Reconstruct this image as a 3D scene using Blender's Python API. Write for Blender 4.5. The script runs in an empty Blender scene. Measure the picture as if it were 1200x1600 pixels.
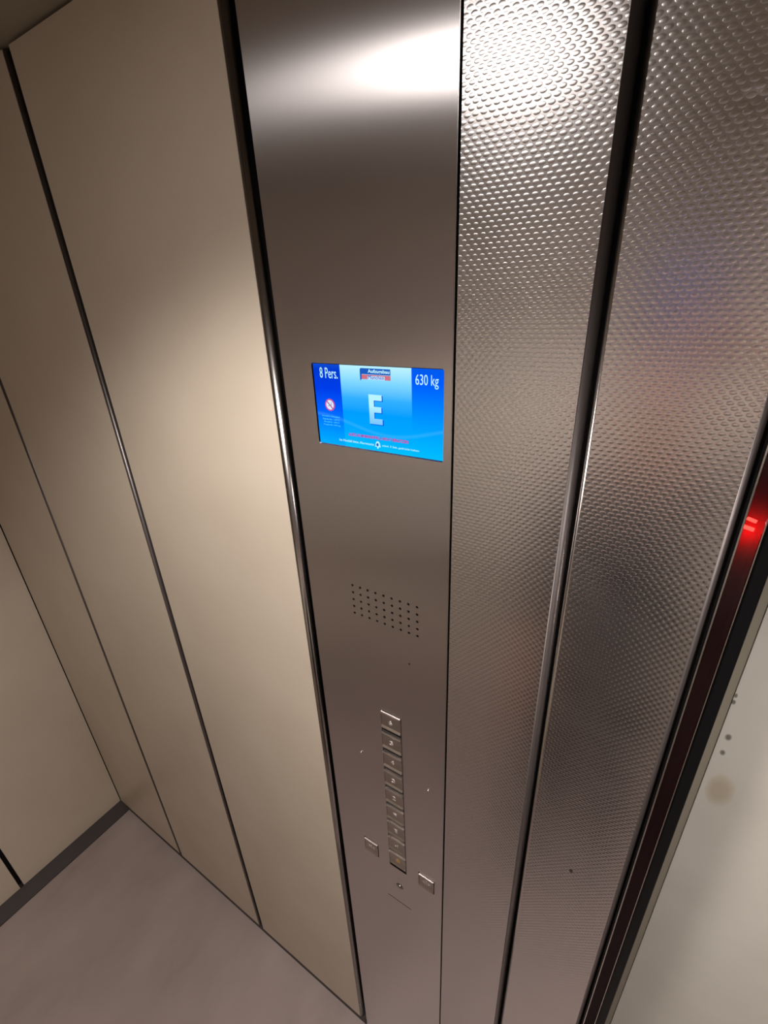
import bpy, bmesh, math, random
from mathutils import Vector, Matrix
random.seed(7)
S = bpy.context.scene
COL = S.collection

# ------------------------------------------------------------------ camera
CZ = 1.836                                   # height of the lens above the car floor
CAM = Vector((0, -0.41, CZ))
RIGHT = Vector((0.84304229, 0.536262, -0.04126459)).normalized()
DOWN = Vector((0.19682714, -0.37900482, -0.90422034)).normalized()
FWD = RIGHT.cross(DOWN).normalized()
cd = bpy.data.cameras.new('camera')
cam = bpy.data.objects.new('camera', cd); COL.objects.link(cam)
M = Matrix.Identity(4)
for i in range(3):
    M[i][0] = RIGHT[i]; M[i][1] = -DOWN[i]; M[i][2] = -FWD[i]; M[i][3] = CAM[i]
cam.matrix_world = M
cd.sensor_fit = 'VERTICAL'; cd.sensor_height = 24.0
cd.lens = 728.86 / 1600 * 24.0
cd.clip_start = 0.01; cd.clip_end = 50
S.camera = cam

# ------------------------------------------------------------------ world and exposure
W = bpy.data.worlds.new('world'); S.world = W; W.use_nodes = True
W.node_tree.nodes['Background'].inputs[0].default_value = (1, .95, .9, 1)
W.node_tree.nodes['Background'].inputs[1].default_value = 0.05
S.view_settings.view_transform = 'Standard'; S.view_settings.look = 'None'
S.view_settings.gamma = 1; S.view_settings.use_curve_mapping = False
S.view_settings.exposure = 0.06
LAMP_W = 36.0                                 # each ceiling downlight
LAMP_COL = (1.0, .945, .91)
LAMPS = [(-.31, -.44), (.42, -.60)]  # second lamp is unseen, added to light the landing door

# ------------------------------------------------------------------ materials
def mat(name, col, rough=.5, metal=0.0, spec=.5, coat=0.0):
    m = bpy.data.materials.new(name); m.use_nodes = True
    b = m.node_tree.nodes['Principled BSDF']
    b.inputs['Base Color'].default_value = (*col, 1)
    b.inputs['Roughness'].default_value = rough
    b.inputs['Metallic'].default_value = metal
    b.inputs['Specular IOR Level'].default_value = spec
    b.inputs['Coat Weight'].default_value = coat
    return m
class N:
    def __init__(s, m): s.m = m; s.t = m.node_tree; s.b = s.t.nodes.get('Principled BSDF')
    def new(s, typ, **k):
        n = s.t.nodes.new(typ)
        for a, v in k.items(): setattr(n, a, v)
        return n
    def link(s, a, b): s.t.links.new(a, b)
    def math(s, op, a, b=None, clamp=False):
        n = s.new('ShaderNodeMath', operation=op); n.use_clamp = clamp
        for i, v in enumerate((a, b)):
            if v is None: continue
            if isinstance(v, (int, float)): n.inputs[i].default_value = v
            else: s.link(v, n.inputs[i])
        return n.outputs[0]
def coords(n):
    g = n.new('ShaderNodeNewGeometry'); x = n.new('ShaderNodeSeparateXYZ'); n.link(g.outputs['Position'], x.inputs[0])
    return g.outputs['Position'], x.outputs
def noise(n, vec, scale, detail=3, sc=(1, 1, 1), rough=.5):
    mp = n.new('ShaderNodeMapping'); mp.inputs['Scale'].default_value = sc; n.link(vec, mp.inputs[0])
    k = n.new('ShaderNodeTexNoise'); k.inputs['Scale'].default_value = scale; k.inputs['Detail'].default_value = detail
    k.inputs['Roughness'].default_value = rough; n.link(mp.outputs[0], k.inputs['Vector'])
    return k.outputs['Fac']
def ramp(n, fac, stops):
    r = n.new('ShaderNodeValToRGB'); e = r.color_ramp.elements
    while len(e) < len(stops): e.new(.5)
    for i, (p, c) in enumerate(stops): e[i].position = p; e[i].color = (*c, 1)
    n.link(fac, r.inputs[0]); return r.outputs[0]
def rng(n, v, a, b, c, d):
    r = n.new('ShaderNodeMapRange'); n.link(v, r.inputs[0])
    for i, q in enumerate((a, b, c, d)): r.inputs[1 + i].default_value = q
    return r.outputs[0]

def beige_mat():
    m = mat('beige_laminate', (.50, .425, .335), .34, 0, .5); n = N(m); P, X = coords(n)
    n.link(ramp(n, noise(n, P, 6, 4), [(.3, (.61, .52, .415)), (.7, (.65, .56, .455))]), n.b.inputs['Base Color'])
    n.link(rng(n, noise(n, P, 3.5, 4), .3, .7, .30, .42), n.b.inputs['Roughness'])
    bu = n.new('ShaderNodeBump'); bu.inputs['Strength'].default_value = .25; bu.inputs['Distance'].default_value = .0004
    n.link(noise(n, P, 900, 2), bu.inputs['Height']); n.link(bu.outputs[0], n.b.inputs['Normal'])
    return m
def brushed_mat():
    m = mat('brushed_steel', (.50, .455, .43), .28, 1); n = N(m); P, X = coords(n)
    n.b.inputs['Anisotropic'].default_value = 1.0
    t = n.new('ShaderNodeCombineXYZ'); t.inputs[0].default_value = 1
    n.link(t.outputs[0], n.b.inputs['Tangent'])
    f = noise(n, P, 1, 5, (1500, 1500, 3), .6)
    n.link(ramp(n, f, [(.25, (.675, .635, .635)), (.75, (.695, .655, .655))]), n.b.inputs['Base Color'])
    return m
def embossed_mat(name, door=False, depth=.00013):
    """stainless sheet with rows of short staggered raised dashes"""
    m = mat(name, (.66, .625, .615), .20, 1); n = N(m); P, X = coords(n)
    A, B = .0066, .0075
    def lattice(ox, oz):
        a = n.math('ADD', n.math('DIVIDE', X[0], A), 100 + ox); b = n.math('ADD', n.math('DIVIDE', X[2], B), 100 + oz)
        fa = n.math('MULTIPLY', n.math('SUBTRACT', n.math('FRACT', a), .5), A / .0026)
        fb = n.math('MULTIPLY', n.math('SUBTRACT', n.math('FRACT', b), .5), B / .0016)
        r = n.math('ADD', n.math('MULTIPLY', fa, fa), n.math('MULTIPLY', fb, fb))
        return n.math('POWER', n.math('MAXIMUM', n.math('SUBTRACT', 1.0, r), 0.0), .8)
    h = n.math('MAXIMUM', lattice(0, 0), lattice(.5, .5))
    # soft hand-worn waviness of the thin sheet
    h = n.math('ADD', h, n.math('MULTIPLY', noise(n, P, 14, 2, (1, 1, .35)), 1.2))
    if door:      # small dent near head height and a rubbed streak
        for (dx, dz, rad, amp) in ((-.0015, CZ + .094, .0062, 3.2), (-.012, CZ - .19, .004, .8)):
            q = n.math('ADD', n.math('POWER', n.math('DIVIDE', n.math('SUBTRACT', X[0], dx), rad), 2.0),
                       n.math('POWER', n.math('DIVIDE', n.math('SUBTRACT', X[2], dz), rad * .62), 2.0))
            g = n.math('MULTIPLY', n.math('EXPONENT', n.math('MULTIPLY', q, -1.0)), -amp)
            h = n.math('ADD', h, g)
    bu = n.new('ShaderNodeBump'); bu.inputs['Strength'].default_value = 1; bu.inputs['Distance'].default_value = depth
    n.link(h, bu.inputs['Height']); n.link(bu.outputs[0], n.b.inputs['Normal'])
    if door:      # dark smear low down and pale chips on the leading edge
        cur = None
        for (dx, dz, ra, rb, c) in ((-.0067, CZ - .690, .0022, .0040, (.05, .04, .035)), (.0425, CZ - .352, .0012, .0030, (.95, .9, .85)), (.0432, CZ - .468, .0010, .0016, (1, .97, .92))):
            q = n.math('ADD', n.math('POWER', n.math('DIVIDE', n.math('SUBTRACT', X[0], dx), ra), 2.0),
                       n.math('POWER', n.math('DIVIDE', n.math('SUBTRACT', X[2], dz), rb), 2.0))
            k = n.new('ShaderNodeMix', data_type='RGBA'); n.link(rng(n, q, .6, 1.2, .85, 0), k.inputs[0])
            if cur is None: k.inputs[6].default_value = (.66, .625, .615, 1)
            else: n.link(cur, k.inputs[6])
            k.inputs[7].default_value = (*c, 1); cur = k.outputs[2]
        n.link(cur, n.b.inputs['Base Color'])
    n.link(rng(n, noise(n, P, 9, 4), .3, .7, .21, .27), n.b.inputs['Roughness'])
    return m
def floor_mat():
    m = mat('taupe_floor', (.34, .275, .25), .5, 0, .4); n = N(m); P, X = coords(n)
    f = noise(n, P, 3.2, 5, (1, .55, 1), .55)
    n.link(ramp(n, f, [(.25, (.25, .195, .18)), (.45, (.40, .325, .30)), (.7, (.48, .395, .365))]), n.b.inputs['Base Color'])
    n.link(rng(n, noise(n, P, 5, 3), .3, .7, .42, .6), n.b.inputs['Roughness'])
    return m
def cream_mat():
    m = mat('pale_painted_steel', (.60, .57, .51), .45, 0, .5); n = N(m); P, X = coords(n)
    def spot(cx, cz, rx, rz):
        q = n.math('ADD', n.math('POWER', n.math('DIVIDE', n.math('SUBTRACT', X[0], cx), rx), 2.0),
                   n.math('POWER', n.math('DIVIDE', n.math('SUBTRACT', X[2], cz), rz), 2.0))
        q = n.math('ADD', q, n.math('MULTIPLY', noise(n, P, 90, 3), .5))
        return rng(n, q, .5, 1.5, 1, 0)
    base = ramp(n, noise(n, P, 5, 4), [(.3, (.61, .58, .52)), (.7, (.70, .67, .61))])
    mx = n.new('ShaderNodeMix', data_type='RGBA'); n.link(base, mx.inputs[6]); mx.inputs[7].default_value = (.42, .35, .22, 1)
    n.link(n.math('MULTIPLY', spot(.1245, CZ - .555, .0135, .026), .7), mx.inputs[0])
    cur = mx.outputs[2]
    for (a, b, c, d) in STAINS:
        m2 = n.new('ShaderNodeMix', data_type='RGBA'); n.link(cur, m2.inputs[6]); m2.inputs[7].default_value = (.055, .05, .035, 1)
        n.link(n.math('MULTIPLY', spot(a, b, c, d), .8), m2.inputs[0]); cur = m2.outputs[2]
    n.link(cur, n.b.inputs['Base Color'])
    return m
LY = .10                                   # depth of the landing door behind the wall plane
def land(px, py):                          # photo pixel -> point on the landing door face
    f = 728.86
    d = RIGHT * (px - 600) + DOWN * (py - 800) + FWD * f
    s = (LY + .41) / d.y
    return CAM + d * s
STAINS = []
for px, py, rx, rz in ((1150, 1087, .0016, .0034), (1146, 1097, .0022, .0036), (1138, 1152, .0032, .0052), (1129, 1176, .0028, .0045)):
    p = land(px, py); STAINS.append((p.x, p.z, rx, rz))

BEIGE = beige_mat(); PALE = mat('brightened_beige_laminate', (.80, .74, .66), .35); BRUSH = brushed_mat(); EMB = embossed_mat('embossed_steel'); EMBD = embossed_mat('embossed_door_steel', True)  # PALE: back wall beige lightened so the steel reflects more light
FLOOR = floor_mat(); CREAM = cream_mat()
DARK = mat('black_recess', (.006, .005, .005), .7, 0, .2)
DGREY = mat('dark_grey_metal', (.15, .13, .125), .38, .8)
EDGE = mat('polished_edge_steel', (.62, .58, .55), .2, 1)
SATIN = mat('satin_edge_steel', (.34, .31, .295), .20, 1)
SKIRT = mat('dark_brown_skirting', (.045, .033, .030), .5)
CEIL = mat('beige_ceiling', (.30, .26, .2), .5)
KEY = mat('steel_button', (.50, .45, .42), .3, 1)
KEYD = mat('engraved_light_grey', (.62, .57, .53), .35, .6)
OLIVE = mat('olive_strip', (.30, .27, .21), .5)
BLACKP = mat('black_plastic', (.003, .003, .0035), .5, 0, .15)
def redcover_mat():
    m = bpy.data.materials.new('dark_red_translucent_plastic'); m.use_nodes = True; n = N(m); t = m.node_tree
    t.nodes.remove(n.b); out = [k for k in t.nodes if k.type == 'OUTPUT_MATERIAL'][0]
    tl = n.new('ShaderNodeBsdfTranslucent'); tl.inputs[0].default_value = (.50, .003, .012, 1)
    tr = n.new('ShaderNodeBsdfTransparent'); tr.inputs[0].default_value = (.80, .32, .30, 1)
    df = n.new('ShaderNodeBsdfDiffuse'); df.inputs[0].default_value = (.008, .002, .003, 1)
    gl = n.new('ShaderNodeBsdfGlossy'); gl.inputs[0].default_value = (.8, .8, .8, 1); gl.inputs['Roughness'].default_value = .18
    m1 = n.new('ShaderNodeMixShader'); m1.inputs[0].default_value = .50; n.link(tl.outputs[0], m1.inputs[1]); n.link(tr.outputs[0], m1.inputs[2])
    m2 = n.new('ShaderNodeMixShader'); m2.inputs[0].default_value = .5; n.link(m1.outputs[0], m2.inputs[1]); n.link(df.outputs[0], m2.inputs[2])
    m3 = n.new('ShaderNodeMixShader'); m3.inputs[0].default_value = .035; n.link(m2.outputs[0], m3.inputs[1]); n.link(gl.outputs[0], m3.inputs[2])
    n.link(m3.outputs[0], out.inputs[0]); return m
REDC = redcover_mat()
def emit(name, col, s):
    m = bpy.data.materials.new(name); m.use_nodes = True; t = m.node_tree
    t.nodes.remove(t.nodes['Principled BSDF']); e = t.nodes.new('ShaderNodeEmission')
    e.inputs[0].default_value = (*col, 1); e.inputs[1].default_value = s
    t.links.new(e.outputs[0], t.nodes['Material Output'].inputs[0]); return m

# ------------------------------------------------------------------ mesh helpers
def box(bm, x0, x1, y0, y1, z0, z1, bev=0, seg=2):
    r = bmesh.ops.create_cube(bm, size=1)
    for v in r['verts']:
        v.co = Vector((x0 + (v.co.x + .5) * (x1 - x0), y0 + (v.co.y + .5) * (y1 - y0), z0 + (v.co.z + .5) * (z1 - z0)))
    if bev:
        es = {e for v in r['verts'] for e in v.link_edges}
        bmesh.ops.bevel(bm, geom=list(es), offset=bev, segments=seg, affect='EDGES', profile=.5)
def cyl(bm, p0, p1, r0, r1=None, n=24, cap=True):
    r1 = r0 if r1 is None else r1
    p0 = Vector(p0); p1 = Vector(p1); a = (p1 - p0).normalized()
    u = a.orthogonal().normalized(); w = a.cross(u); A = []; B = []
    for i in range(n):
        t = 2 * math.pi * i / n; d = u * math.cos(t) + w * math.sin(t)
        A.append(bm.verts.new(p0 + d * r0)); B.append(bm.verts.new(p1 + d * r1))
    for i in range(n):
        j = (i + 1) % n; bm.faces.new((A[i], A[j], B[j], B[i]))
    if cap:
        bm.faces.new(A[::-1]); bm.faces.new(B)
def prism_y(bm, pts, y0, y1):
    """outline in x,z extruded along y"""
    A = [bm.verts.new((x, y0, z)) for x, z in pts]; B = [bm.verts.new((x, y1, z)) for x, z in pts]
    bm.faces.new(A); bm.faces.new(B[::-1])
    for i in range(len(pts)):
        j = (i + 1) % len(pts); bm.faces.new((A[j], A[i], B[i], B[j]))
def prism_z(bm, pts, z0, z1):
    """outline in x,y extruded along z"""
    A = [bm.verts.new((x, y, z0)) for x, y in pts]; B = [bm.verts.new((x, y, z1)) for x, y in pts]
    bm.faces.new(A[::-1]); bm.faces.new(B)
    for i in range(len(pts)):
        j = (i + 1) % len(pts); bm.faces.new((A[i], A[j], B[j], B[i]))
def arc(cx, cy, r, a0, a1, n=6):
    return [(cx + r * math.cos(math.radians(a0 + (a1 - a0) * i / n)), cy + r * math.sin(math.radians(a0 + (a1 - a0) * i / n))) for i in range(n + 1)]
def obj(name, bm, m, parent=None, smooth=False):
    bmesh.ops.recalc_face_normals(bm, faces=bm.faces[:])
    me = bpy.data.meshes.new(name); bm.to_mesh(me); bm.free()
    o = bpy.data.objects.new(name, me); COL.objects.link(o)
    for k in (m if isinstance(m, (list, tuple)) else [m]): me.materials.append(k)
    if smooth:
        for p in me.polygons: p.use_smooth = True
    if parent: attach(o, parent)
    return o
def attach(o, parent):
    o.parent = parent; o.matrix_parent_inverse = Matrix.Identity(4)
    off = world_loc(parent)
    if o.type == 'MESH' and not o.get('_local'):
        o.data.transform(Matrix.Translation(-off))
def world_loc(o):
    v = Vector(o.location)
    while o.parent: o = o.parent; v += o.location
    return v
def part(name, parent, m, build, smooth=False, label=None):
    bm = bmesh.new(); build(bm); o = obj(name, bm, m, parent, smooth)
    if label: o['label'] = label
    return o
def thing(name, label, cat, loc=(0, 0, 0), group=None):
    o = bpy.data.objects.new(name, None); o.empty_display_size = .05; COL.objects.link(o); o.location = loc
    o['label'] = label; o['category'] = cat
    if group: o['group'] = group
    return o
def struct(name, m, build, smooth=False, label=None):
    bm = bmesh.new(); build(bm); o = obj(name, bm, m, None, smooth); o['kind'] = 'structure'
    if label: o['label'] = label
    return o
DG = None
def bake(o):
    """apply modifiers into mesh data"""
    dg = bpy.context.evaluated_depsgraph_get(); dg.update()
    me = bpy.data.meshes.new_from_object(o.evaluated_get(dg)); o.modifiers.clear(); o.data = me
def text(name, s, x0, x1, z0, z1, y, m, parent, bold=0.0, thick=.0002):
    """lettering fitted into the box x0..x1, z0..z1 on the plane y, read from -y"""
    c = bpy.data.curves.new(name, 'FONT'); c.body = s; c.size = 1; c.offset = bold; c.resolution_u = 3
    o = bpy.data.objects.new(name, c); COL.objects.link(o)
    dg = bpy.context.evaluated_depsgraph_get(); dg.update()
    me = bpy.data.meshes.new_from_object(o.evaluated_get(dg)); bpy.data.objects.remove(o); bpy.data.curves.remove(c)
    xs = [v.co.x for v in me.vertices]; ys = [v.co.y for v in me.vertices]
    ax, bx, ay, by = min(xs), max(xs), min(ys), max(ys)
    for v in me.vertices:
        v.co = Vector((x0 + (v.co.x - ax) / (bx - ax) * (x1 - x0), y, z0 + (v.co.y - ay) / (by - ay) * (z1 - z0)))
    bm = bmesh.new(); bm.from_mesh(me)
    r = bmesh.ops.extrude_face_region(bm, geom=bm.faces[:])
    bmesh.ops.translate(bm, verts=[g for g in r['geom'] if isinstance(g, bmesh.types.BMVert)], vec=(0, thick, 0))
    return obj(name, bm, m, parent)

H = CZ + .304                                  # ceiling height
XL, XR, YB = -1.611, .98, -1.12                # left wall, right wall, back wall planes
PB = CZ - 1.8095                               # bottom edge of the wall panels

# ------------------------------------------------------------------ setting
struct('floor', FLOOR, lambda b: box(b, XL - .05, XR + .05, YB - .05, .05, -.04, 0))
struct('ceiling', CEIL, lambda b: box(b, XL - .05, XR + .05, YB - .05, .05, H, H + .03))
wf = struct('wall_front', DARK, lambda b: box(b, XL - .05, -.060, .018, .03, 0, H))
seams = [-.8125, -1.2205]                      # centres of the two dark joints
edges = [XL + .004, seams[1] - .010, seams[1] + .006, seams[0] - .011, seams[0] + .009, -.4275]
for i in range(3):
    a, b_ = edges[2 * i], edges[2 * i + 1]
    p = part('wall_panel', wf, BEIGE, lambda b: box(b, a, b_, 0, .012, PB, H - .004))
    # metal edge facing the door side
    w = .0105 if i == 2 else .0050
    part('edge_strip', p, SATIN if i == 2 else DGREY,
         lambda b: prism_z(b, [(b_, .016), (b_, .0005)] + arc(b_ + .0002, w + .0004, w, -90, 0, 6) + [(b_ + w, .016)], PB, H - .004), True)
wl = struct('wall_left', DARK, lambda b: box(b, XL - .05, XL - .018, YB, .03, 0, H))
ys = [(-.002, -.349), (-.361, -.735), (-.747, YB + .002)]
for (ya, yb) in ys:
    part('wall_panel', wl, BEIGE, lambda b: box(b, XL - .012, XL, yb, ya, PB, H - .004))
wb = struct('wall_back', DARK, lambda b: box(b, XL, XR, YB - .05, YB - .018, 0, H))
for k in range(5):
    x0 = XL + .003 + k * .518
    part('wall_panel', wb, PALE, lambda b: box(b, x0, x0 + .508, YB - .012, YB, PB, H - .004))
wr = struct('wall_right', BRUSH, lambda b: box(b, XR, XR + .05, YB, .2, 0, H))
def prism_zx(b):
    pts = [(XL - .0175, 0), (XL + .046, 0), (XL + .046, .004), (XL + .0005, PB - .001), (XL - .0175, PB - .001)]
    A = [b.verts.new((x, YB, z)) for x, z in pts]; B = [b.verts.new((x, .002, z)) for x, z in pts]
    b.faces.new(A); b.faces.new(B[::-1])
    for i in range(5): b.faces.new((A[i], A[(i + 1) % 5], B[(i + 1) % 5], B[i]))
struct('baseboard_front', SKIRT, lambda b: box(b, XL, -.41, .001, .0175, 0, PB + .002))
struct('baseboard_left', SKIRT, lambda b: [prism_zx(b)])
struct('baseboard_back', SKIRT, lambda b: box(b, XL, XR, YB - .0175, YB - .001, 0, PB + .002))

# ------------------------------------------------------------------ embossed return panel between operating panel and door
rp = thing('steel_return_panel', 'narrow full-height embossed stainless steel panel right of the control panel, left of the car door', 'panel', (-.13, 0, 0))
part('sheet', rp, EMB, lambda b: box(b, -.1862, -.0762, .0012, .016, .004, H - .002))
part('edge_strip', rp, DGREY, lambda b: prism_z(b, [(-.0762, .0165), (-.0762, .0012)] + arc(-.0762, .0082, .0070, -90, 0, 8) + [(-.0692, .0165)], .004, H - .002), True)

# ------------------------------------------------------------------ car door with light curtain
dr = struct('door_1', EMBD, lambda b: box(b, -.0610, .0455, .0010, .034, .012, H - .01),
            label='embossed stainless steel car door leaf with a small dent and black sensor strip on its leading edge')
part('door_edge', dr, EDGE, lambda b: prism_z(b, [(-.0610, .0339), (-.0648, .0339)] + arc(-.0610, .0048, .0038, 180, 270, 8), .012, H - .01), True)
part('door_edge', dr, DGREY, lambda b: prism_z(b, [(.0455, .0339)] + arc(.0455, .0058, .0048, -90, 0, 8) + [(.0503, .0339)], .012, H - .01), True)
lc = part('light_curtain', dr, BLACKP, lambda b: [box(b, .0525, .0790, .028, .034, .012, H - .01), box(b, .0525, .0545, .004, .028, .012, H - .01), box(b, .0675, .0690, .006, .028, .012, H - .01), box(b, .0690, .0800, .003, .028, .012, H - .01, .0015)],
          label='black sensor strip on the leading edge of the door')
part('edge_rail', lc, EDGE, lambda b: box(b, .0540, .0554, .0000, .0080, .012, H - .01, .0003))
part('edge_rail', lc, EDGE, lambda b: box(b, .0676, .0686, .0005, .0060, .012, H - .01, .0003))
part('sensor_cover', lc, REDC, lambda b: box(b, .0556, .0674, .0020, .0032, .014, H - .012), label='dark red translucent cover')
LZ = CZ - .1745
part('indicator_light', lc, emit('red_led', (1, .22, .18), 110), lambda b: [cyl(b, (.0555, .0120, LZ - .0022), (.0635, .0120, LZ - .0040), .0016, n=12), cyl(b, (.0575, .0120, LZ + .0048), (.0635, .0120, LZ + .0030), .0014, n=12)],
     label='glowing red light in the sensor strip')

# ------------------------------------------------------------------ landing door seen past the car door
ld = struct('door_2', CREAM, lambda b: box(b, .1062, XR, LY, LY + .04, -.02, H, .0006, 2),
            label='pale cream painted landing door with brown and black stains')
struct('trim_1', OLIVE, lambda b: box(b, -.06, .1061, LY + .0015, LY + .04, -.02, H))  # olive strip along the left edge of the landing door
struct('trim_2', SATIN, lambda b: box(b, -.055, XR, .05, LY - .003, -.03, -.001), label='metal door sill')
struct('trim_3', DARK, lambda b: box(b, -.06, -.052, .036, LY + .003, 0, H))

# ------------------------------------------------------------------ operating panel
X0, X1 = -.4040, -.1885
op = thing('car_operating_panel', 'tall brushed steel lift control panel with a blue display and a column of square buttons', 'control panel', (-.296, 0, 0))
bm = bmesh.new(); box(bm, X0, X1, -.001, .0025, .004, H - .002)
plate = obj('face_plate', bm, BRUSH); plate.location = (0, 0, 0)
cb = bmesh.new()
SX0, SX1, SZ0, SZ1 = -.3592, -.1967, CZ - .1587, CZ - .0667
def rrect(x0, x1, z0, z1, r, n=4):
    return arc(x1 - r, z1 - r, r, 0, 90, n) + arc(x0 + r, z1 - r, r, 90, 180, n) + arc(x0 + r, z0 + r, r, 180, 270, n) + arc(x1 - r, z0 + r, r, 270, 360, n)
prism_y(cb, rrect(SX0, SX1, SZ0, SZ1, .002), -.01, .01)
for i in range(9):
    for j in range(5):
        cyl(cb, (-.3271 + i * .01222, -.01, CZ - .3505 - j * .0112), (-.3271 + i * .01222, .01, CZ - .3505 - j * .0112), .0018, n=12)
cyl(cb, (-.2423, -.01, CZ - .4479), (-.2423, .01, CZ - .4479), .0015, n=12)
BX0, BX1 = -.2925, -.2595
prism_y(cb, rrect(BX0 - .0012, BX1 + .0012, CZ - .953, CZ - .5585, .002), -.01, .01)
prism_y(cb, rrect(-.2335, -.2025, CZ - .957, CZ - .9155, .002), -.01, .01)
prism_y(cb, rrect(-.3485, -.3175, CZ - .957, CZ - .9155, .002), -.01, .01)
cyl(cb, (-.2745, -.01, CZ - 1.006), (-.2745, .01, CZ - 1.006), .0075, n=20)
prism_y(cb, [(-.3026, CZ - 1.0617), (-.2505, CZ - 1.0617), (-.2505, CZ - 1.0597), (-.3026, CZ - 1.0597)], -.01, .01)
cut = obj('cutter', cb, DARK)
md = plate.modifiers.new('b', 'BOOLEAN'); md.operation = 'DIFFERENCE'; md.object = cut; md.solver = 'EXACT'
bake(plate); bpy.data.objects.remove(cut)
attach(plate, op)
for k in range(len(plate.data.materials) - 1, 0, -1): plate.data.materials.pop(index=k)
part('back_box', op, DARK, lambda b: box(b, X0 + .004, X1 - .001, .0045, .0175, .004, H - .002))
part('edge_strip', op, EDGE, lambda b: box(b, X1 - .0002, X1 + .0007, -.0008, .0025, .004, H - .002))
part('mounting_screw', op, EDGE, lambda b: (cyl(b, (-.3379, -.0008, CZ - .6812), (-.3379, -.0035, CZ - .6812), .0022, .0013, n=16)), True)
part('mounting_screw', op, EDGE, lambda b: (cyl(b, (-.2143, -.0008, CZ - .6840), (-.2143, -.0035, CZ - .6840), .0022, .0013, n=16)), True)
part('key_switch', op, SATIN, lambda b: [cyl(b, (-.2745, -.0012, CZ - 1.006), (-.2745, .004, CZ - 1.006), .0068, n=24), cyl(b, (-.2745, -.0022, CZ - 1.006), (-.2745, -.001, CZ - 1.006), .004, .0045, n=20)], label='small round key switch')

# buttons
def button(zc, x0, x1, name, glyph, label=None):
    zt, zb = zc + .0172, zc - .0172
    def build(b):      # cap that is dished between a raised top and bottom lip
        prof = [(.002, zb), (-.0030, zb + .0006), (-.0038, zb + .0018), (-.0030, zb + .0034), (-.0018, zb + .0055), (-.0014, zc), (-.0018, zt - .0070),
                (-.0030, zt - .0042), (-.0038, zt - .0022), (-.0030, zt - .0006), (.002, zt)]
        A = [b.verts.new((x0, y, z)) for y, z in prof]; B = [b.verts.new((x1, y, z)) for y, z in prof]
        b.faces.new(A); b.faces.new(B[::-1])
        for i in range(len(prof)):
            j = (i + 1) % len(prof); b.faces.new((A[j], A[i], B[i], B[j]))
    o = part(name, op, KEY, build)
    if label: o['label'] = label
    glyph(o, (x0 + x1) / 2, zc)
    return o
def num(s, w=.0065, h=.0092):
    return lambda o, x, z: text('numeral', s, x - w / 2 - .001, x + w / 2 - .001, z - h / 2 - .001, z + h / 2 - .001, -.0020, KEYD, o, .02, .0012)
AMB = mat('amber_plastic', (.42, .24, .06), .4)
def bellglyph(m, y=-.0020, s=1.0):
    def g(o, x, z):
        pts = [(-.0045, -.003), (-.0036, -.0018), (-.0032, .001), (-.0022, .0034), (0, .0046), (.0022, .0034), (.0032, .001), (.0036, -.0018), (.0045, -.003)]
        part('bell_symbol', o, m, lambda b: [prism_y(b, [(x + a * s, z + c * s) for a, c in pts], y, y + .0008), cyl(b, (x, y, z - .0042 * s), (x, y + .0008, z - .0042 * s), .0012 * s, n=12)])
    return g
def arrows(inward):
    def g(o, x, z):
        k = -1 if inward else 1
        def b_(b):
            for sgn in (-1, 1):
                tip = x + sgn * (.0075 if not inward else .0015); base = x + sgn * (.0030 if not inward else .0065)
                prism_y(b, [(tip, z), (base, z + .0045), (base, z - .0045)], -.0020, -.0008)
            prism_y(b, [(x - .0005, z - .005), (x + .0005, z - .005), (x + .0005, z + .005), (x - .0005, z + .005)], -.0020, -.0008)
        part('arrow_symbol', o, KEYD, b_)
    return g
zb0 = CZ - .5770
for i, s in enumerate(['6', '5', '4', '3', '2', '1', 'E', '-1']):
    button(zb0 - i * .0435, BX0, BX1, 'floor_button', num(s))
button(zb0 - 8 * .0435, BX0, BX1, 'alarm_button', bellglyph(AMB), 'steel button with a small amber bell')
button(CZ - .9362, -.2322, -.2038, 'door_open_button', arrows(False))
button(CZ - .9362, -.3472, -.3188, 'door_close_button', arrows(True))
part('button_frame', op, DGREY, lambda b: [box(b, BX1 + .0001, BX1 + .0010, -.0016, .004, CZ - .9525, CZ - .559), box(b, BX0 - .0010, BX0 - .0001, -.0016, .004, CZ - .9525, CZ - .559)])

# display: a lit screen set into the plate
disp = part('display_screen', op, mat('navy_glass_border', (.004, .01, .06), .15), lambda b: box(b, SX0, SX1, .0008, .0044, SZ0, SZ1), label='blue lit landscape display showing floor E')
def screen_mat(name, stops, s=1.0, wave=True):
    m = bpy.data.materials.new(name); m.use_nodes = True; n = N(m); t = m.node_tree; t.nodes.remove(n.b)
    e = n.new('ShaderNodeEmission'); P, X = coords(n)
    z = rng(n, X[2], SZ0, SZ1, 0, 1)
    c = ramp(n, z, stops)
    if wave:
        w = n.math('SINE', n.math('ADD', n.math('MULTIPLY', X[0], 32.0), 6.75))
        d = n.math('ABSOLUTE', n.math('SUBTRACT', z, n.math('ADD', n.math('MULTIPLY', w, .09), .30)))
        k = rng(n, d, 0, .03, .10, 0)
        a = n.new('ShaderNodeMix', data_type='RGBA'); n.link(k, a.inputs[0]); n.link(c, a.inputs[6]); a.inputs[7].default_value = (.2, .8, 1, 1); c = a.outputs[2]
    n.link(c, e.inputs[0]); e.inputs[1].default_value = s
    n.link(e.outputs[0], t.nodes['Material Output'].inputs[0]); return m
sm_c = screen_mat('screen_centre', [(0, (0, .52, 1)), (.22, (0, .38, 1)), (.45, (0, .33, 1)), (.62, (.03, .42, 1)), (.8, (.2, .65, 1)), (1, (.5, .88, 1))])
sm_l = screen_mat('screen_left', [(0, (0, .42, 1)), (.25, (0, .24, 1)), (.45, (0, .11, .95)), (.7, (0, .045, .80)), (.92, (0, .04, .62)), (1, (.005, .07, .6))])
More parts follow.
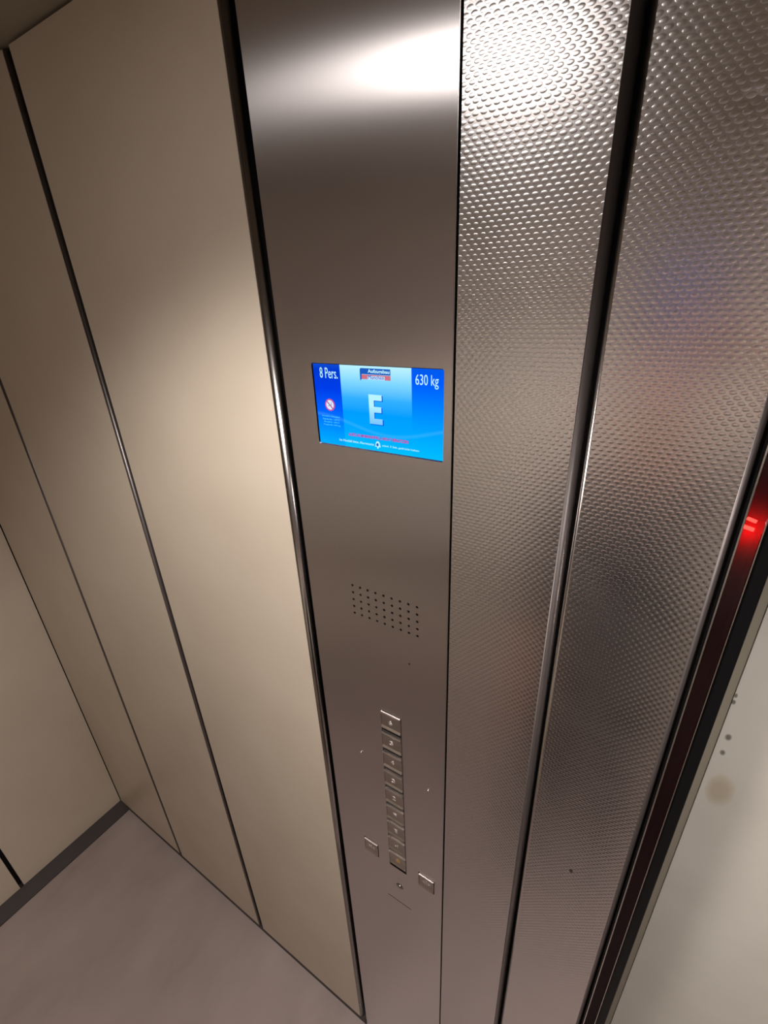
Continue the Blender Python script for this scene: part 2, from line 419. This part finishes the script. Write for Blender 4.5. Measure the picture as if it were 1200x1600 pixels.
sm_r = screen_mat('screen_right', [(0, (0, .50, 1)), (.25, (0, .38, 1)), (.5, (0, .26, 1)), (.68, (0, .17, 1)), (.85, (0, .10, .95)), (1, (.0, .10, .8))])
mg = .0009
for nm, a, b_, m_ in (('left_column', SX0 + mg, -.3212, sm_l), ('centre_column', -.3212, -.2328, sm_c), ('right_column', -.2328, SX1 - mg, sm_r)):
    part(nm, disp, m_, lambda b: box(b, a, b_, .0005, .0009, SZ0 + mg, SZ1 - mg))
WH = emit('screen_white_text', (.50, .87, 1), 1.0); WH2 = emit('screen_soft_text', (.06, .55, 1), 1.0)
RD = emit('screen_red_text', (.62, .045, .30), .9); NV = emit('screen_navy', (.012, .10, .50), 1.0)
SHD = emit('screen_shadow', (0, .09, .72), 1.0)
YT = .0001
def z_(v): return CZ + v / 1000
text('capacity_text', '8 Pers.', -.3492, -.3245, z_(-82.6), z_(-71.2), YT, WH, disp, .0)
text('load_text', '630 kg', -.2282, -.2030, z_(-86.3), z_(-73.0), YT, WH, disp, .0)
def E_shape(x0, x1, z0, z1):
    w = (x1 - x0); h = (z1 - z0); s = w * .38; t = h * .19; mid = z0 + h * .50
    return [(x0, z0), (x1, z0), (x1, z0 + t), (x0 + s, z0 + t), (x0 + s, mid - t / 2), (x1 - w * .06, mid - t / 2), (x1 - w * .06, mid + t / 2), (x0 + s, mid + t / 2), (x0 + s, z1 - t), (x1, z1 - t), (x1, z1), (x0, z1)]
part('floor_letter_shadow', disp, SHD, lambda b: prism_y(b, E_shape(-.2846, -.2676, z_(-128.8), z_(-97.2)), .00035, .0005))
EM = screen_mat('screen_letter', [(.30, (.16, .50, 1)), (.45, (.3, .68, 1)), (.55, (.46, .88, 1)), (1, (.46, .92, 1))], 1.0, False)
part('floor_letter', disp, EM, lambda b: prism_y(b, E_shape(-.2852, -.2688, z_(-127.9), z_(-96.4)), YT, .0003))
# firm's badge: navy strip over red strip with lettering
part('badge', disp, NV, lambda b: prism_y(b, [(-.2946, z_(-82.5)), (-.2925, z_(-80.8)), (-.2925, z_(-75.9)), (-.2571, z_(-75.9)), (-.2571, z_(-69.9)), (-.2935, z_(-69.9)), (-.2946, z_(-71.2))], YT, .0004))
RD2 = emit('screen_badge_red', (.62, .16, .22), 1.0)
part('badge_stripe', disp, RD2, lambda b: [prism_y(b, [(-.2926, z_(-81.0)), (-.2852, z_(-81.0)), (-.2852, z_(-76.3)), (-.2926, z_(-76.3))], YT, .0004), prism_y(b, [(-.2640, z_(-81.0)), (-.2571, z_(-81.0)), (-.2571, z_(-76.3)), (-.2640, z_(-76.3))], YT, .0004), prism_y(b, [(-.2852, z_(-77.4)), (-.2640, z_(-77.4)), (-.2640, z_(-76.3)), (-.2852, z_(-76.3))], YT, .0004)])
WL = emit('screen_badge_white', (.60, .78, 1), 1.0)
part('badge_field', disp, WL, lambda b: box(b, -.2852, -.2640, YT, .0004, z_(-81.0), z_(-77.4)))
text('badge_text', 'Aufzugsbau', -.2845, -.2580, z_(-75.4), z_(-70.7), YT - .0002, WH, disp, .02)
text('badge_text', 'München', -.2845, -.2648, z_(-80.6), z_(-76.6), YT - .0002, NV, disp, .0)
# no smoking style round sign
def ring(b, x, z, r0, r1, y0, y1, n=28):
    vs = []
    for i in range(n):
        t = 2 * math.pi * i / n; c, s = math.cos(t), math.sin(t)
        vs.append([b.verts.new((x + r * c, y, z + r * s)) for r, y in ((r0, y0), (r1, y0), (r1, y1), (r0, y1))])
    for i in range(n):
        A, B = vs[i], vs[(i + 1) % n]
        for k in range(4): b.faces.new((A[k], A[(k + 1) % 4], B[(k + 1) % 4], B[k]))
sx, sz = -.3386, z_(-111.9)
sg = part('prohibition_sign', disp, emit('screen_sign_white', (.72, .80, 1), 1.0), lambda b: cyl(b, (sx, YT, sz), (sx, .0004, sz), .0062, n=28))
part('sign_ring', sg, emit('screen_sign_red', (.62, .09, .30), 1.0), lambda b: ring(b, sx, sz, .0054, .0068, YT - .0002, .0004))
def slash(b, ang, L, w, y0, y1, dz=0, dx=0):
    c, s = math.cos(ang), math.sin(ang)
    prism_y(b, [(sx + dx + c * a - s * d, sz + dz + s * a + c * d) for a, d in ((-L, -w), (L, -w), (L, w), (-L, w))], y0, y1)
part('sign_slash', sg, emit('screen_sign_slash', (.35, .07, .22), 1.0), lambda b: slash(b, math.radians(-45), .0058, .0006, YT - .0004, YT - .0002))
part('sign_symbol', sg, emit('screen_sign_grey', (.30, .42, .62), 1.0), lambda b: [slash(b, math.radians(20), .0030, .0005, YT - .0002, YT, -.0005), slash(b, math.radians(80), .0012, .0004, YT - .0002, YT, .002, .002)])
for i, (s, a, b_) in enumerate((('Hersteller: Aufzugsbau', -.3518, -.3262), ('Fabrik-Nr.: 14712', -.3508, -.3268), ('Baujahr: 2012', -.3493, -.3275), ('Tragkraft: 630 kg', -.3510, -.3262))):
    text('small_print', s, a, b_, z_(-126.2 - i * 3.3), z_(-124.2 - i * 3.3), YT, WH2, disp, .01)
text('warning_text', 'AUFZUG IM BRANDFALL NICHT BENUTZEN', -.3155, -.2378, z_(-144.6), z_(-141.2), YT, RD, disp, .025)
text('notice_text', 'Im Notfall bitte Alarmtaste', -.3290, -.2815, z_(-152.3), z_(-149.6), YT, WH, disp, .0)
text('notice_text', 'mind. 3 Sek. gedrückt halten', -.2705, -.2250, z_(-152.3), z_(-149.6), YT, WH, disp, .0)
bellglyph(WH, YT, .85)(disp, -.2764, z_(-150.4))
bellglyph(NV, YT - .0009, .36)(disp, -.2764, z_(-150.2))

# ------------------------------------------------------------------ handrail on the opposite wall
hr = thing('handrail', 'polished round steel handrail along the back wall', 'handrail', (-.5, YB, 0))
HZ = .90
part('rail', hr, mat('bright_rail_steel', (.85, .83, .8), .12, 1), lambda b: cyl(b, (-1.50, YB + .055, HZ), (.70, YB + .055, HZ), .024, n=40), True)
for x in (-1.35, -.4, .55):
    part('bracket', hr, SATIN, lambda b: [cyl(b, (x, YB + .001, HZ - .03), (x, YB + .05, HZ - .012), .008, n=14), cyl(b, (x, YB + .0005, HZ - .03), (x, YB + .006, HZ - .03), .024, n=20)], True)

# ------------------------------------------------------------------ ceiling downlight and an added second lamp
for i, (x, y) in enumerate(LAMPS):
    t = thing('ceiling_downlight', 'round recessed downlight in the car ceiling ' + ('near the control panel', 'near the door, added to light the landing door')[i], 'light', (x, y, H), 'downlights in the ceiling')
    def ringz(b, n=32):
        vs = []
        for k in range(n):
            a = 2 * math.pi * k / n; c, s = math.cos(a), math.sin(a)
            vs.append([b.verts.new((x + r * c, y + r * s, z)) for r, z in ((.110, H - .0002), (.128, H - .0002), (.125, H - .005), (.110, H - .005))])
        for k in range(n):
            A, B = vs[k], vs[(k + 1) % n]
            for q in range(4): b.faces.new((A[q], A[(q + 1) % 4], B[(q + 1) % 4], B[q]))
    part('bezel', t, EDGE, ringz, True)
    part('lens', t, LENS if i else (LENS := emit('lamp_lens', LAMP_COL, 10)), lambda b: cyl(b, (x, y, H - .0005), (x, y, H - .003), .1085, n=40))
    L = bpy.data.lights.new('spot', 'SPOT'); L.energy = LAMP_W; L.color = LAMP_COL; L.spot_size = math.radians(133); L.spot_blend = .52; L.shadow_soft_size = .09
    lo = bpy.data.objects.new('spot', L); COL.objects.link(lo); lo.parent = t; lo.location = (0, 0, -.02)

# ------------------------------------------------------------------ phone held at the lens, seen only as a blurred reflection
def P(x, y, z):                               # phone frame: x right, y up, z towards the holder
    return CAM + RIGHT * x - DOWN * y - FWD * z
def in_phone(o):
    o.matrix_world = M.copy()
ph = bpy.data.objects.new('smartphone', None); COL.objects.link(ph); ph.matrix_world = M.copy(); ph.empty_display_size = .03
ph['label'] = 'dark blue smartphone held up by the person in front of the control panel'; ph['category'] = 'phone'
BLUE = mat('blue_phone_back', (.06, .10, .60), .4, 0); 
def phpart(name, m, build, smooth=False):
    bm = bmesh.new(); build(bm); bmesh.ops.recalc_face_normals(bm, faces=bm.faces[:])
    me = bpy.data.meshes.new(name); bm.to_mesh(me); bm.free(); me.materials.append(m)
    o = bpy.data.objects.new(name, me); COL.objects.link(o); o.parent = ph
    return o
phpart('body', BLUE, lambda b: box(b, -.090, .007, -.150, .016, .005, .013, .003, 3))
phpart('screen', BLACKP, lambda b: box(b, -.087, .004, -.147, .013, .0131, .0136))
def lensring(b, n=24):
    vs = []
    for k in range(n):
        a = 2 * math.pi * k / n; c, s = math.cos(a), math.sin(a)
        vs.append([b.verts.new((r * c, r * s, z)) for r, z in ((.006, .0049), (.008, .0049), (.008, .0030), (.006, .0030))])
    for k in range(n):
        A, B = vs[k], vs[(k + 1) % n]
        for q in range(4): b.faces.new((A[q], A[(q + 1) % 4], B[(q + 1) % 4], B[q]))
phpart('lens_ring', DGREY, lensring)

# ------------------------------------------------------------------ person holding the phone
def skin_mesh(name, chains, m, parent, sub=2):
    """chains: lists of (point, radius); the first point of later chains may repeat an earlier one"""
    bm = bmesh.new(); sl = bm.verts.layers.skin.verify(); idx = {}
    first = None
    for ch in chains:
        prev = None
        for p, r in ch:
            key = tuple(round(c, 5) for c in p)
            v = idx.get(key)
            if v is None:
                v = bm.verts.new(p); idx[key] = v
                rr = r if isinstance(r, tuple) else (r, r); v[sl].radius = rr
                if first is None: first = v; v[sl].use_root = True
            if prev is not None and prev != v and not bm.edges.get((prev, v)): bm.edges.new((prev, v))
            prev = v
    me = bpy.data.meshes.new(name); bm.to_mesh(me); bm.free(); me.materials.append(m)
    o = bpy.data.objects.new(name, me); COL.objects.link(o)
    sk = o.modifiers.new('s', 'SKIN'); sk.use_smooth_shade = True; sk.branch_smoothing = .2
    sb = o.modifiers.new('u', 'SUBSURF'); sb.levels = sub; sb.render_levels = sub
    bake(o)
    for p in o.data.polygons: p.use_smooth = True
    if parent: attach(o, parent)
    return o
SKIN = mat('skin', (.52, .27, .19), .5); SKIN.node_tree.nodes['Principled BSDF'].inputs['Subsurface Weight'].default_value = .1
SHIRT = mat('dark_jacket_cloth', (.030, .028, .032), .85); TROU = mat('dark_trouser_cloth', (.05, .045, .045), .9)
HAIR = mat('brown_hair', (.05, .03, .02), .6); SHOE = mat('black_shoe_leather', (.02, .02, .02), .4)
px, py = -.055, -.80
pe = thing('person', 'person in dark jacket and trousers standing opposite the control panel, raising a phone', 'person', (px, py, 0))
V = Vector
pel = V((px, py, .95)); ch = V((px, py + .01, 1.28)); nk = V((px, py + .015, 1.46)); hd0 = V((px, py + .03, 1.54)); hd1 = V((px, py + .045, 1.635)); hd2 = V((px, py + .035, 1.70))
shR = V((px + .135, py + .01, 1.40)); shL = V((px - .135, py + .01, 1.40))
elR = V((px + .30, py + .18, 1.50)); wrR = P(.055, -.135, .05)
elL = V((px - .20, py - .02, 1.12)); wrL = V((px - .22, py + .12, .90))
palmR = P(.030, -.092, .020)
kR = V((px + .10, py + .03, .50)); kL = V((px - .10, py + .02, .50)); aR = V((px + .11, py, .09)); aL = V((px - .11, py, .09))
body = [[(pel, (.095, .075)), (V((px, py, 1.10)), (.115, .088)), (ch, (.15, .11)), (V((px, py, 1.39)), (.10, .08)), (nk, .055), (hd0, (.062, .07)), (hd1, (.076, .09)), (hd2, (.06, .075))],
        [(V((px, py, 1.39)), 0), (shR, .055), ((shR + elR) / 2, .046), (elR, .040), ((elR * .6 + wrR * .4), .038), (wrR, .026), (palmR, (.024, .034))],
        [(V((px, py, 1.39)), 0), (shL, .055), ((shL + elL) / 2, .046), (elL, .040), (wrL, .026), (V((px - .20, py + .17, .82)), (.02, .036))],
        [(pel, 0), (V((px + .08, py, .82)), .062), (kR, .058), (V((px + .105, py, .35)), .055), (aR, .038)],
        [(pel, 0), (V((px - .08, py, .82)), .062), (kL, .058), (V((px - .105, py, .35)), .055), (aL, .038)]]
for k, yy in enumerate((-.062, -.081, -.100, -.118)):
    L_ = (.062, .068, .064, .052)[k]
    body.append([(palmR, 0), (P(.024, yy, .004), .009), (P(.010, yy + .002, -.004), .0085), (P(.010 - L_ * .6, yy + .006, -.0045), .0078), (P(.010 - L_, yy + .010, -.0035), .0068)])
body.append([(palmR, 0), (P(.020, -.092, .026), .011), (P(.006, -.074, .025), .0095), (P(-.010, -.062, .022), .0085)])
LH = V((px - .20, py + .17, .82))
for k in range(4):
    body.append([(LH, 0), (LH + V((-.02 + k * .013, .02, -.045)), .0085), (LH + V((-.02 + k * .013, .035, -.075 - .004 * (k % 3))), .0075), (LH + V((-.018 + k * .012, .025, -.098 - .004 * (k % 3))), .0065)])
body.append([(LH, 0), (LH + V((.032, .02, -.02)), .010), (LH + V((.040, .03, -.05)), .008)])
skin_mesh('body', body, SKIN, pe)
sh1 = shR.lerp(elR, .5); fR = elR.lerp(wrR, .35)
skin_mesh('jacket', [[(V((px, py, .80)), (.165, .135)), (V((px, py, .94)), (.162, .132)), (V((px, py, 1.10)), (.150, .118)), (ch, (.155, .13)), (V((px, py, 1.39)), (.115, .095)), (V((px, py + .012, 1.45)), .07)],
                     [(V((px, py, 1.39)), 0), (shR, .068), (sh1, .058), (elR, .055), (fR, .050)],
                     [(V((px, py, 1.39)), 0), (shL, .060), ((shL + elL) / 2, .060), (elL, .054), (elL.lerp(wrL, .8), .042)]], SHIRT, pe)
skin_mesh('trousers', [[(V((px, py, 1.02)), (.125, .10)), (pel, (.155, .125)), (V((px + .085, py, .80)), .095), (kR, .073), (V((px + .105, py, .35)), .068), (aR, .058)],
                       [(pel, 0), (V((px - .085, py, .80)), .095), (kL, .073), (V((px - .105, py, .35)), .068), (aL, .058)]], TROU, pe)
for a in (aR, aL):
    skin_mesh('shoe', [[(V((a.x, a.y - .04, .045)), (.042, .042)), (V((a.x, a.y + .05, .045)), (.043, .042)), (V((a.x, a.y + .17, .036)), (.042, .034))]], SHOE, pe)
def ell(b, c, r, cutf=None):
    q = bmesh.ops.create_uvsphere(b, u_segments=24, v_segments=16, radius=1)
    for v in q['verts']: v.co = V((c[0] + v.co.x * r[0], c[1] + v.co.y * r[1], c[2] + v.co.z * r[2]))
part('hair', pe, HAIR, lambda b: ell(b, (px, py + .008, 1.69), (.094, .100, .092)), True)
part('nose', pe, SKIN, lambda b: ell(b, (px, py + .128, 1.615), (.011, .016, .020)), True)
for s in (-1, 1):
    part('ear', pe, SKIN, lambda b: ell(b, (px + s * .082, py + .03, 1.61), (.010, .018, .030)), True)
    part('eye', pe, mat('eye', (.08, .06, .05), .2), lambda b: ell(b, (px + s * .030, py + .112, 1.645), (.012, .008, .006)), True)
part('mouth', pe, mat('lips', (.40, .14, .12), .5), lambda b: ell(b, (px, py + .110, 1.575), (.022, .010, .005)), True)
